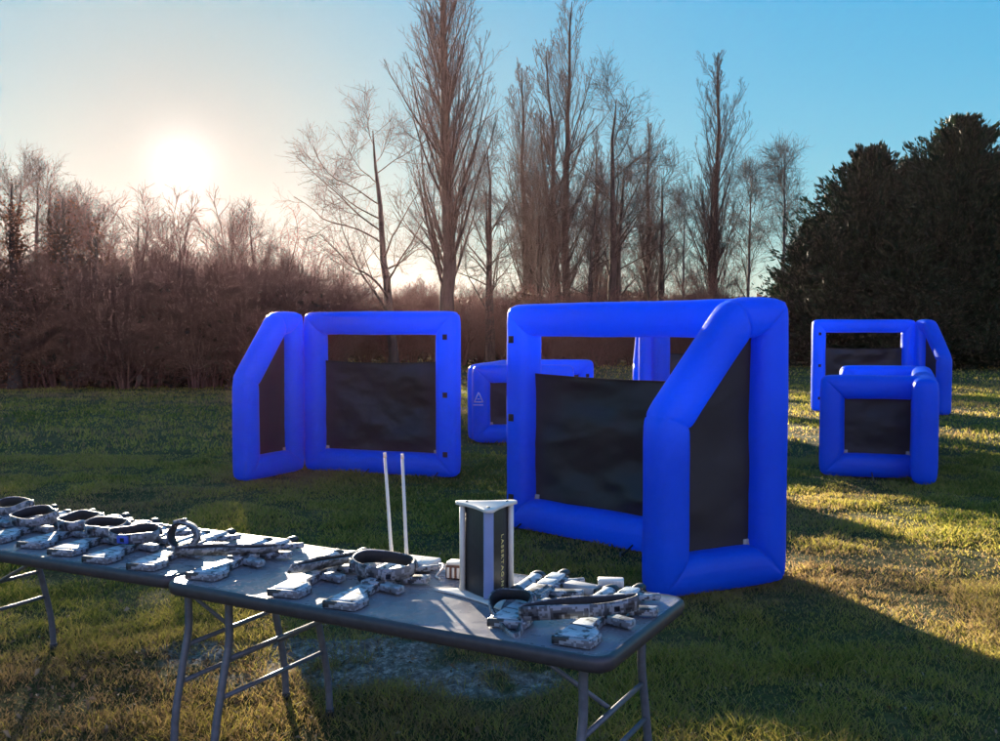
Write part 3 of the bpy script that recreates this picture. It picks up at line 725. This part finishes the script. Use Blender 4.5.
# vertical lettering on the face turned to the camera
def word(txt, size, mat, name, parent, M):
    cu = bpy.data.curves.new(name, 'FONT'); cu.body = txt; cu.size = size; cu.extrude = .0008; cu.align_x = 'LEFT'; cu.align_y = 'CENTER'; cu.space_character = 1.25
    ob = bpy.data.objects.new(name, cu); COL.objects.link(ob)
    dg = bpy.context.evaluated_depsgraph_get(); me = bpy.data.meshes.new_from_object(ob.evaluated_get(dg)); bpy.data.objects.remove(ob)
    me.materials.clear(); me.materials.append(mat); me.transform(M)
    o = link(bpy.data.objects.new(name, me), parent); return o
p0 = Vector((.092, 0, 0)); p1 = Vector((math.cos(R(120)), math.sin(R(120)), 0)) * .092; d = Vector((math.cos(R(60)), math.sin(R(60)), 0))
q = .62; pt = p0 * (1 - q) + p1 * q + d * (.004 * 4 * q * (1 - q)); tgt = (p1 - p0).normalized(); nn = Vector((tgt.y, -tgt.x, 0))
Mx = Matrix.Identity(4)
for r_ in range(3):
    Mx[r_][0] = (0, 0, -1)[r_]; Mx[r_][1] = tgt[r_]; Mx[r_][2] = nn[r_]
Mx = Matrix.Translation(pt + nn * .0016 + Vector((0, 0, .225))) @ Mx
word('LASERTAG.NET', .028, LETTER, 'lettering', t, Mx)

x, y = tw(1, -1.13, .655)
t = thing('wireless_router', 'white box with two tall thin white antennas behind a headband', 'router', (x, y, TOPZ), A1 + R(6))
bm = bmesh.new(); box(bm, (0, 0, .018), (.22, .12, .032), .007); bmobj('case', bm, WHITE, t)
for ax, lx_ in ((-.105, -.030), (-.035, -.018)):
    bm = bmesh.new(); tube(bm, [(ax, .03, .03), (ax + lx_ * .1, .03, .07), (ax + lx_ * .13, .03, .075), (ax + lx_, .03, .44)], [.008, .008, .0075, .006], 12); an = bmobj('antenna', bm, WHITE, t)
    bm = bmesh.new(); tube(bm, [(ax + lx_ * .98, .03, .435), (ax + lx_ * 1.02, .03, .455)], [.0075, .006], 12); bmobj('antenna_tip', bm, WHITE, an)
bm = bmesh.new(); tube(bm, [tuple(p) for p in catmull([(.11, 0, .012), (.15, -.02, .03), (.18, -.07, .028), (.17, -.11, .005), (.20, -.14, .005)], 6, False)], .004, 8); bmobj('cable', bm, WHITE, t)

x, y = tw(1, -.87, .60)
BROWN = simple('reddish_brown_card', (.16, .07, .04), .7, 0, .3, 60)
t = thing('battery_charger', 'small reddish brown box with pale top left of the tower', 'charger', (x, y, TOPZ), A1 + R(14))
bm = bmesh.new(); box(bm, (0, 0, .028), (.085, .07, .054), .005); bmobj('case', bm, BROWN, t)
bm = bmesh.new(); box(bm, (0, 0, .0595), (.08, .066, .010), .003); bmobj('lid', bm, WHITE, t)
for k in range(4):
    bm = bmesh.new(); box(bm, (-.03 + .02 * k, -.037, .026), (.010, .005, .04), .0015); bmobj('battery_cell', bm, WHITE, t)

x, y = tw(1, -.275, .70)
t = thing('power_adapter', 'small white ribbed power adapter between the two right hand guns', 'power adapter', (x, y, TOPZ), A1 + R(22))
bm = bmesh.new(); box(bm, (0, 0, .034), (.095, .05, .030), .005); bmobj('case', bm, WHITE, t)
for k in range(7):
    bm = bmesh.new(); box(bm, (-.036 + .012 * k, -.0265, .034), (.005, .004, .022), .001); bmobj('rib', bm, WHITE, t)
bm = bmesh.new(); box(bm, (0, 0, .0095), (.085, .044, .019), .003); bmobj('base', bm, DARKPLASTIC, t)
x, y = tw(1, -.365, .64)
t = thing('battery_pack', 'flat grey battery pack with dark end behind the folded headbands', 'battery pack', (x, y, TOPZ), A1 + R(-8))
bm = bmesh.new(); box(bm, (0, 0, .016), (.13, .06, .030), .006); bmobj('case', bm, simple('grey_plastic', (.3, .31, .32), .5), t)
bm = bmesh.new(); box(bm, (.072, 0, .016), (.016, .052, .024), .004); bmobj('end_cap', bm, DARKPLASTIC, t)

# ------------------------------------------------------------------ trees
def tubes_np(P, Rr, sides):
    """P n,k,3 ; Rr n,k -> V,F quads"""
    n, k, _ = P.shape
    T = np.empty_like(P); T[:, 1:-1] = P[:, 2:] - P[:, :-2]; T[:, 0] = P[:, 1] - P[:, 0]; T[:, -1] = P[:, -1] - P[:, -2]
    T /= np.linalg.norm(T, axis=2, keepdims=True) + 1e-9
    ref = np.tile(np.array([.31, .95, .05]), (n, 1)); dot = np.abs((ref * T.mean(1)).sum(1)); ref[dot > .85] = [1, 0, .1]
    Xa = np.cross(T, ref[:, None, :]); Xa /= np.linalg.norm(Xa, axis=2, keepdims=True) + 1e-9
    Ya = np.cross(T, Xa)
    a = np.linspace(0, 2 * np.pi, sides, endpoint=False)
    V = P[:, :, None, :] + Rr[:, :, None, None] * (Xa[:, :, None, :] * np.cos(a)[None, None, :, None] + Ya[:, :, None, :] * np.sin(a)[None, None, :, None])
    b = (np.arange(n)[:, None, None] * k + np.arange(k - 1)[None, :, None]) * sides
    j = np.arange(sides)[None, None, :]; j2 = (j + 1) % sides
    F = np.stack([b + j, b + j2, b + sides + j2, b + sides + j], -1).reshape(-1, 4)
    return V.reshape(-1, 3), F
def joinq(parts):
    V = []; F = []; o = 0
    for v, f in parts: V.append(v); F.append(f + o); o += len(v)
    return np.concatenate(V), np.concatenate(F)
def stem(rg, H, r0, k=14, wob=.02, lean=(0, 0), base=(0, 0, -.1), rtip=.02):
    z = np.linspace(0, 1, k); P = np.zeros((1, k, 3))
    P[0, :, 2] = base[2] + z * H; w = np.cumsum(rg.normal(0, wob * H / k, (k, 2)), 0)
    P[0, :, 0] = base[0] + lean[0] * H * z ** 1.3 + w[:, 0]; P[0, :, 1] = base[1] + lean[1] * H * z ** 1.3 + w[:, 1]
    Rr = (r0 * (1 - z) ** .8 + rtip)[None]; Rr[0, 0] *= 1.35
    return P, Rr
def grow(rg, P, Rr, m, t0, t1, ang, angj, length, k, wig, trop, rr, rtip=.006, pw=1.0, lmin=0.):
    n, kp, _ = P.shape
    t = (np.arange(m)[None] + rg.random((n, m))) / m; t = t0 + (t1 - t0) * t ** pw
    f = t * (kp - 1); i = np.clip(f.astype(int), 0, kp - 2); u = f - i; ar = np.arange(n)[:, None]
    A_, B_ = P[ar, i], P[ar, i + 1]; pos = A_ * (1 - u[..., None]) + B_ * u[..., None]; T = B_ - A_
    T = T / (np.linalg.norm(T, axis=2, keepdims=True) + 1e-9); rad = Rr[ar, i] * (1 - u) + Rr[ar, i + 1] * u
    Lp = np.linalg.norm(np.diff(P, axis=1), axis=2).sum(1)[:, None]
    q = rg.normal(size=(n, m, 3)); q -= (q * T).sum(2, keepdims=True) * T; q /= np.linalg.norm(q, axis=2, keepdims=True) + 1e-9
    an = R(ang) + rg.normal(0, R(angj), (n, m, 1)); d = T * np.cos(an) + q * np.sin(an)
    Ln = (np.maximum(length(t) * Lp, lmin) * (.7 + .6 * rg.random((n, m)))).reshape(-1); N = n * m
    d = d.reshape(N, 3); p = pos.reshape(N, 3); out = np.zeros((N, k, 3)); out[:, 0] = p; st = (Ln / (k - 1))[:, None]
    for s in range(1, k):
        d = d + rg.normal(0, wig, (N, 3)) + np.array([0, 0, trop]); d /= np.linalg.norm(d, axis=1, keepdims=True); p = p + d * st; out[:, s] = p
    r0 = (rad.reshape(N) * rr); tt = np.linspace(0, 1, k)[None]
    return out, np.maximum(r0[:, None] * (1 - tt) ** .7, rtip)

def make_bare(name, label, cat, seed, H, r0, levels, lean=(0, 0), mats=(None, None), group=None, nst=1, spread=0, trunk_clear=None, kst=14, rtip=.02):
    rg = np.random.default_rng(seed); t = thing(name, label, cat, (0, 0, 0), 0, group)
    stems = []
    for s in range(nst):
        a = rg.random() * 6.28; ln = (lean[0] + math.cos(a) * spread * (s > 0 or nst > 3), lean[1] + math.sin(a) * spread * (s > 0 or nst > 3))
        stems.append(stem(rg, H * (1 if s == 0 else .6 + .4 * rg.random()), r0 * (1 if s == 0 else .75), kst, .05, ln, (math.cos(a) * .3 * (s > 0), math.sin(a) * .3 * (s > 0), -.1), rtip))
    P = np.concatenate([q[0] for q in stems]); Rr = np.concatenate([q[1] for q in stems])
    V, F = tubes_np(P, Rr, 10); npmesh('trunk', V, F, mats[0], t)
    parts = []; sides = [6, 4, 3, 3, 3]
    for li, lv in enumerate(levels):
        P, Rr = grow(rg, P, Rr, **lv); parts.append(tubes_np(P, Rr, sides[li]))
    V, F = joinq(parts); npmesh('crown', V, F, mats[1], t)
    return t
pop = lambda m1=62, a1=30: [
    dict(m=m1, t0=.16, t1=.97, ang=a1, angj=7, length=lambda t: .34 * (1.02 - t) ** .55, k=8, wig=.04, trop=.09, rr=.24, rtip=.009),
    dict(m=8, t0=.15, t1=.97, ang=32, angj=9, length=lambda t: .42 * (1.05 - t) ** .6, k=5, wig=.07, trop=.14, rr=.55, rtip=.007),
    dict(m=6, t0=.15, t1=1., ang=34, angj=10, length=lambda t: .42 * (1.1 - t * .6), k=4, wig=.10, trop=.12, rr=.5, rtip=.0045),
    dict(m=3, t0=.2, t1=1., ang=36, angj=12, length=lambda t: .5 + 0 * t, k=3, wig=.10, trop=.1, rr=.6, rtip=.0032)]
spr = lambda m1=16, t0=.22, a1=52, l1=.55: [
    dict(lmin=1.3, m=m1, t0=t0, t1=.99, ang=a1, angj=10, length=lambda t: l1 * (1.1 - t) ** .6, k=10, wig=.13, trop=.05, rr=.34, rtip=.014),
    dict(lmin=1.0, m=9, t0=.2, t1=.97, ang=46, angj=13, length=lambda t: .48 * (1.1 - t) ** .5, k=7, wig=.15, trop=.04, rr=.48, rtip=.008),
    dict(lmin=.6, m=7, t0=.15, t1=1., ang=42, angj=14, length=lambda t: .46 * (1.15 - t) ** .5, k=5, wig=.16, trop=.05, rr=.5, rtip=.0055),
    dict(lmin=.4, m=4, t0=.15, t1=1., ang=42, angj=14, length=lambda t: .5 + 0 * t, k=4, wig=.16, trop=.06, rr=.6, rtip=.0035)]
bush = lambda m2=10: [
    dict(m=m2, t0=.10, t1=.97, ang=38, angj=12, length=lambda t: .45 * (1.1 - t) ** .4, k=6, wig=.15, trop=.05, rr=.6, rtip=.008),
    dict(m=9, t0=.1, t1=1., ang=42, angj=14, length=lambda t: .5 * (1.15 - t) ** .4, k=5, wig=.16, trop=.05, rr=.5, rtip=.0045),
    dict(m=5, t0=.1, t1=1., ang=44, angj=14, length=lambda t: .55 + 0 * t, k=4, wig=.16, trop=.03, rr=.6, rtip=.0032)]
def put(o, px, d, sc=1, rz=0, label=None):
    o.location = ((px - 500) / 960 * d, d, 0); o.scale = (sc, sc, sc); o.rotation_euler = (0, 0, rz)
    if label: o['label'] = label
    return o
tg_ = 'bare trees along the edge of the field'
BT = (BARK, TWIG)
pA = make_bare('poplar_tree', 'tallest bare poplar with thick straight trunk, behind the gap right of the left barrier', 'tree', 3, 19.2, .34, pop(96, 25), (-.022, 0), BT, tg_, kst=18); put(pA, 451, 42, 1, .3)
pB = make_bare('poplar_tree', 'tall bare tree with several upright stems reaching the top edge, centre of the treeline', 'tree', 8, 18.6, .25, pop(50, 30), (-.01, 0), BT, tg_, nst=3, spread=.07); put(pB, 562, 50, 1, 1.2)
pC = make_bare('poplar_tree', 'narrow bare poplar standing alone above the right end of the largest barrier', 'tree', 15, 18.2, .24, pop(60, 24), (0, 0), BT, tg_, nst=2, spread=.03); put(pC, 711, 58, 1, .5)
sA = make_bare('bare_tree', 'wide bare tree left of the tallest poplar, long limbs reaching left', 'tree', 21, 10.0, .20, spr(13, .2, 55, .55), (-.10, 0), BT, tg_); put(sA, 392, 40, 1, 0)
sB = make_bare('bare_tree', 'crooked bare tree with broken top, right of the tall multi stemmed tree', 'tree', 27, 13.2, .24, spr(13, .3, 42, .42), (.02, 0), BT, tg_, nst=2, spread=.10); put(sB, 612, 48, 1, .9)
sC = make_bare('bare_tree', 'slim pale bare tree just left of the conifers', 'tree', 33, 11.5, .12, spr(20, .3, 34, .32), (0, 0), (PALEBARK, TWIG), tg_); put(sC, 783, 55, 1, 0)
put(copy_tree(sC), 748, 60, .98, 2.2, 'thin pale bare tree between the narrow poplar and the slim tree by the conifers')
put(copy_tree(pC), 524, 54, .90, 2.0, 'bare upright tree left of the tall multi stemmed tree in the centre')
put(copy_tree(pC), 650, 62, .82, 4.0, 'faint bare poplar left of the narrow poplar, above the largest barrier')
put(copy_tree(sB), 660, 50, .74, 2.6, 'low bare tree leaning right, above the middle of the largest barrier')
put(copy_tree(sB), 490, 46, .80, 4.4, 'bare tree close to the right side of the tallest poplar')
put(copy_tree(sA), 585, 46, .80, 2.4, 'dark twiggy bare tree low in front of the tall centre trees')
put(copy_tree(sA), 345, 44, .50, 1.5, 'small twiggy bare tree at the left foot of the wide bare tree')
put(copy_tree(sB), 52, 30, .47, 1.0, 'bare tree in the left hedge, its twigs highest near the left edge')
put(copy_tree(sA), 8, 31, .66, 3.5, 'bare tree at the very left edge of the photo')


for px, d, sc, rz, lab in ((92, 33, .58, 5.1, 'rounded bare crown in the left hedge, right of the ivy clad trunks'), (136, 34, .56, 2.2, 'rounded bare crown in the hedge, lower left of the sun'),
                            (225, 34, .54, 3.9, 'rounded bare crown in the hedge, lower right of the sun'), (262, 35, .55, .6, 'rounded bare crown in the hedge above the slanted wing of the left barrier'),
                            (34, 34, .70, 4.6, 'rounded bare crown between the two ivy clad trunks at far left')):
    put(copy_tree(sA), px, d, sc, rz, lab)
put(copy_tree(pB), 598, 60, .74, 3.3, 'bare tree with upright stems between the crooked tree and the tall centre tree')
put(copy_tree(sB), 540, 47, .72, 5.6, 'low crooked bare tree in front of the tall multi stemmed tree')
put(copy_tree(sC), 683, 56, .80, 1.1, 'small slim bare tree just left of the narrow poplar')
# shrubs: the tangled hedge at left and the understorey behind the barriers
sh = [make_bare('leafless_shrub', 'x', 'shrub', 40 + i, 4.6, .045, bush(12), (0, 0), (SHRUBTWIG, SHRUBTWIG), 'x', nst=15, spread=.36, kst=8, rtip=.008) for i in range(4)]
rs = random.Random(5); used = 0
def shrub(px, d, sc, label, group):
    global used
    o = sh[used] if used < 4 else copy_tree(sh[used % 4]); used += 1
    put(o, px, d, sc, rs.random() * 6.28, label); o['group'] = group
    o.scale = (sc * rs.uniform(.95, 1.25), sc * rs.uniform(.9, 1.2), sc * rs.uniform(.9, 1.05))
HL, HG = 'leafless brown shrub tangled into the hedge along the left side of the field', 'shrubs of the left hedge'
for k in range(17): shrub(-60 + k * 23 + rs.uniform(-6, 6), 28.5 + rs.uniform(-.8, .8), rs.uniform(.62, .80), HL, HG)
for k in range(13): shrub(-70 + k * 32 + rs.uniform(-6, 6), 32 + rs.uniform(-1, 1), rs.uniform(.70, .86), HL, HG)
for k in range(9): shrub(-60 + k * 46, 37 + rs.uniform(-1, 1), rs.uniform(.80, .98), HL, HG)
ML, MG = 'leafless shrub in the undergrowth beneath the bare trees behind the barriers', 'undergrowth behind the barriers'
for k in range(20): shrub(300 + k * 22.5 + rs.uniform(-6, 6), 46 + rs.uniform(-3, 3), rs.uniform(.62, .85), ML, MG)
for k in range(14): shrub(290 + k * 33 + rs.uniform(-6, 6), 56 + rs.uniform(-3, 3), rs.uniform(.80, 1.05), ML, MG)

# ivy clad trunks at the left edge
def leaves_np(rg, c, s, up=0.):
    n = len(c); u = rg.normal(size=(n, 3)); u /= np.linalg.norm(u, axis=1, keepdims=True); w = rg.normal(size=(n, 3)); w -= (w * u).sum(1, keepdims=True) * u; w /= np.linalg.norm(w, axis=1, keepdims=True)
    s = s[:, None]; V = np.stack([c - u * s, c - w * s * .6, c + u * s, c + w * s * .6], 1)
    return V.reshape(-1, 3), np.arange(n * 4).reshape(n, 4)
def ivy_tree(label, px, d, H, rad, seed, wide=1.0):
    rg = np.random.default_rng(seed); t = thing('ivy_covered_tree', label, 'tree', (0, 0, 0))
    P, Rr = stem(rg, H, .15, 10, .05); V, F = tubes_np(P, Rr, 10); npmesh('trunk', V, F, BARK, t)
    P1, R1 = grow(rg, P, Rr, 12, .3, .95, 45, 12, lambda t: .34 * (1.2 - t), 6, .14, .05, .5, .012); P2, R2 = grow(rg, P1, R1, 7, .2, 1, 40, 12, lambda t: .5 + 0 * t, 5, .15, .05, .6, .007)
    V, F = joinq([tubes_np(P1, R1, 5), tubes_np(P2, R2, 3)]); npmesh('branches', V, F, TWIG, t)
    m = 46; z = rg.random(m) ** .9 * .93; f = z * 9 * .999; i = f.astype(int); u = (f - i)[:, None]; c0 = P[0][i] * (1 - u) + P[0][i + 1] * u
    a = rg.random(m) * 6.28; rr = rad * rg.random(m) * (.45 + .9 * rg.random(m)) * wide; c0 = c0 + np.stack([np.cos(a) * rr, np.sin(a) * rr, 0 * a], -1)
    k = 90; sg = rad * (.16 + .26 * rg.random(m)); c = (c0[:, None] + rg.normal(0, 1, (m, k, 3)) * sg[:, None, None] * np.array([1, 1, 1.3])).reshape(-1, 3); c[:, 2] = np.maximum(c[:, 2], .05)
    n = m * k; V, F = leaves_np(rg, c, .028 + .03 * rg.random(n)); npmesh('ivy', V, F, IVY, t, False, {'tint': np.repeat(rg.random(n), 4)})
    put(t, px, d)
ivy_tree('ivy clad trunk at the left edge, dark reddish column', 14, 27.2, 5.9, .55, 71)
ivy_tree('second ivy clad trunk, a ragged dark clump in the left hedge', 68, 28.0, 5.6, .70, 72)
ivy_tree('third shorter ivy clad stump, dark clump left of the sun', 100, 28.5, 4.6, .7, 73)

sp = make_bare('bare_sapling', 'x', 'tree', 61, 5.9, .05, [dict(m=9, t0=.2, t1=.95, ang=34, angj=10, length=lambda t: .42 * (1.15 - t) ** .5, k=7, wig=.10, trop=.07, rr=.6, rtip=.009, lmin=.7),
    dict(m=8, t0=.15, t1=1., ang=38, angj=12, length=lambda t: .45 * (1.15 - t) ** .5, k=5, wig=.13, trop=.06, rr=.6, rtip=.006, lmin=.45), dict(m=5, t0=.15, t1=1., ang=38, angj=12, length=lambda t: .5 + 0 * t, k=4, wig=.14, trop=.05, rr=.7, rtip=.0045, lmin=.3)],
    (0, 0), (SHRUBTWIG, SHRUBTWIG), 'thin saplings standing up out of the left hedge', nst=5, spread=.22, kst=9, rtip=.008)
SPL = 'thin bare sapling with upright twigs rising above the left hedge'
for i, (px, d, sc) in enumerate(((30, 30, .95), (92, 31, 1.0), (128, 30, .88), (165, 31.5, .90), (205, 31, .92), (238, 32, .90), (268, 33, .86), (300, 36, .80), (325, 40, .85))):
    put(sp if i == 0 else copy_tree(sp), px, d, sc, i * 1.7, SPL)

# brambles and dead growth: the dense foot of the hedge
def bramble(name, label, x0, x1, d, h, n, seed, mat=DEADLEAF):
    rg = np.random.default_rng(seed)
    px = x0 + (x1 - x0) * rg.random(n); dd = d + rg.normal(0, 1.2, n); X_ = (px - 500) / 960 * dd
    top = h * (.55 + .75 * fbm(X_ * .5 + seed, dd * .2, 3)); z = top * rg.random(n) ** .8
    V, F = leaves_np(rg, np.stack([X_, dd, z], -1), .06 + .09 * rg.random(n))
    o = npmesh(name, V, F, mat, None, False, {'tint': np.repeat(np.clip(rg.normal(.3, .22, n), 0, 1), 4)}); tag(o, label, 'undergrowth', kind='stuff')
BRAM = leafmat('bramble_leaves', [(0, (.035, .025, .014)), (.5, (.075, .045, .025)), (1, (.14, .085, .05))], .25)
bramble('bramble_thicket', 'dense brown brambles filling the foot of the left hedge', -140, 330, 30.5, 2.9, 60000, 81, BRAM)
bramble('bramble_thicket', 'dense brown brambles filling the ground under the central bare trees', 270, 735, 52, 3.2, 50000, 82, BRAM)

# conifers
def conifer(label, px, d, H, Rb, seed, n_br=620, per=95):
    rg = np.random.default_rng(seed); t = thing('conifer_tree', label, 'tree', (0, 0, 0), 0, 'dark conifers on the right')
    P, Rr = stem(rg, H * .97, .38, 14, .02); V, F = tubes_np(P, Rr, 10); npmesh('trunk', V, F, BARK, t)
    # a main leader and several lesser ones, each with its own whorls
    leaders = [(0, 0, 0, H, Rb, n_br)]
    for k in range(9):
        a = rg.random() * 6.28; r = Rb * rg.uniform(.22, .62); hh = H * (1 - .62 * r / Rb) * rg.uniform(.86, 1.02)
        leaders.append((math.cos(a) * r, math.sin(a) * r, 0, hh, Rb * rg.uniform(.32, .46), n_br // 3))
    Vs = []; Ts = []
    for lx, ly, lz, h, rb, nb in leaders:
        z = ((np.arange(nb) + rg.random(nb)) / nb) ** 1.15
        a = rg.random(nb) * 6.28
        Ln = (rb * (1 - z ** 1.15) ** .80 + .16) * rg.uniform(.62, 1.22, nb); el = R(2) + z * R(52) + rg.normal(0, R(9), nb)
        base = np.stack([lx + 0 * z, ly + 0 * z, .2 + z * h * .95], -1)
        dirv = np.stack([np.cos(a) * np.cos(el), np.sin(a) * np.cos(el), np.sin(el)], -1)
        s = rg.random((nb, per)) ** .55
        c = base[:, None] + dirv[:, None] * (Ln[:, None] * s)[..., None]
        c[..., 2] += .22 * Ln[:, None] * (s ** 2.4 - .5 * s)
        sp = (.05 + .17 * Ln[:, None] * s * (1.08 - s))[..., None]
        c = c + rg.normal(0, 1, c.shape) * sp * np.array([1, 1, .45])
        c[..., 2] = np.maximum(c[..., 2], .05); n = nb * per; c = c.reshape(n, 3)
        u = np.repeat(dirv[:, None], per, 1).reshape(n, 3) + rg.normal(0, .38, (n, 3)) + np.array([0, 0, .35]); u /= np.linalg.norm(u, axis=1, keepdims=True)
        w = rg.normal(size=(n, 3)); w -= (w * u).sum(1, keepdims=True) * u; w /= np.linalg.norm(w, axis=1, keepdims=True)
        sz = (.10 + .13 * rg.random(n))[:, None]
        Vs.append(np.stack([c - u * sz * .7, c - w * sz * .24, c + u * sz, c + w * sz * .24], 1).reshape(-1, 3))
        Ts.append(np.repeat(np.clip(rg.normal(.4, .25, n), 0, 1), 4))
    V = np.concatenate(Vs); npmesh('crown', V, np.arange(len(V)).reshape(-1, 4), NEEDLE, t, False, {'tint': np.concatenate(Ts)})
    put(t, px, d)
conifer('broad dark conifer, lower and left of the two big ones at right', 868, 47, 10.6, 5.6, 91)
conifer('dark conifer filling the dip between the two tallest ones, set behind them', 915, 50, 10.6, 5.6, 95)
conifer('tallest dark conifer near the right edge', 958, 45, 11.7, 6.0, 92)
conifer('dark conifer at the very right edge, behind the tallest one', 1030, 48, 11.2, 5.8, 93)
conifer('dark conifer hanging off the right side of the frame', 1130, 47, 11.5, 5.4, 94)

# pale shrub and far wood beyond the field, between barrier and conifers
o = copy_tree(sh[1]); put(o, 800, 62, .62, 1.1, 'pale rounded leafless shrub left of the conifers, beside the largest barrier'); o['group'] = 'shrubs by the conifers'
for ch in o.children: 
    ch.data = ch.data.copy(); ch.data.materials[0] = PALEBARK
def far_wood(seed, n=26000):
    rg = np.random.default_rng(seed); d = 190 + 60 * rg.random(n); a = R(-34) + R(68) * rg.random(n); X_ = np.tan(a) * d
    top = 5 + 7 * fbm(X_ * .05, d * .02, 3); z = top * rg.random(n) ** .7
    V, F = leaves_np(rg, np.stack([X_, d, z], -1), .5 + .6 * rg.random(n)); o = npmesh('far_wood', V, F, BRAM, None, False, {'tint': np.repeat(rg.random(n), 4)})
    tag(o, 'far off wood along the horizon beyond the field', 'wood', kind='stuff')
far_wood(99)

# air: added thin pink haze, standing in for the warm veil of lens flare
hz = NT('flare_veil_haze'); hz.t.nodes.remove(hz.b)
pv = hz.n('ShaderNodeVolumePrincipled'); pv.inputs['Density'].default_value = .00014; pv.inputs['Anisotropy'].default_value = .70; pv.inputs['Color'].default_value = (1, .64, .68, 1)
hz.l(pv.outputs[0], hz.o.inputs['Volume'])
bm = bmesh.new(); box(bm, (0, 148, 9.7), (640, 460, 21.4)); o = bmobj('haze', bm, hz.m, None, False); tag(o, 'added thin pink haze over the field imitating a veil of lens flare', 'haze', kind='stuff')
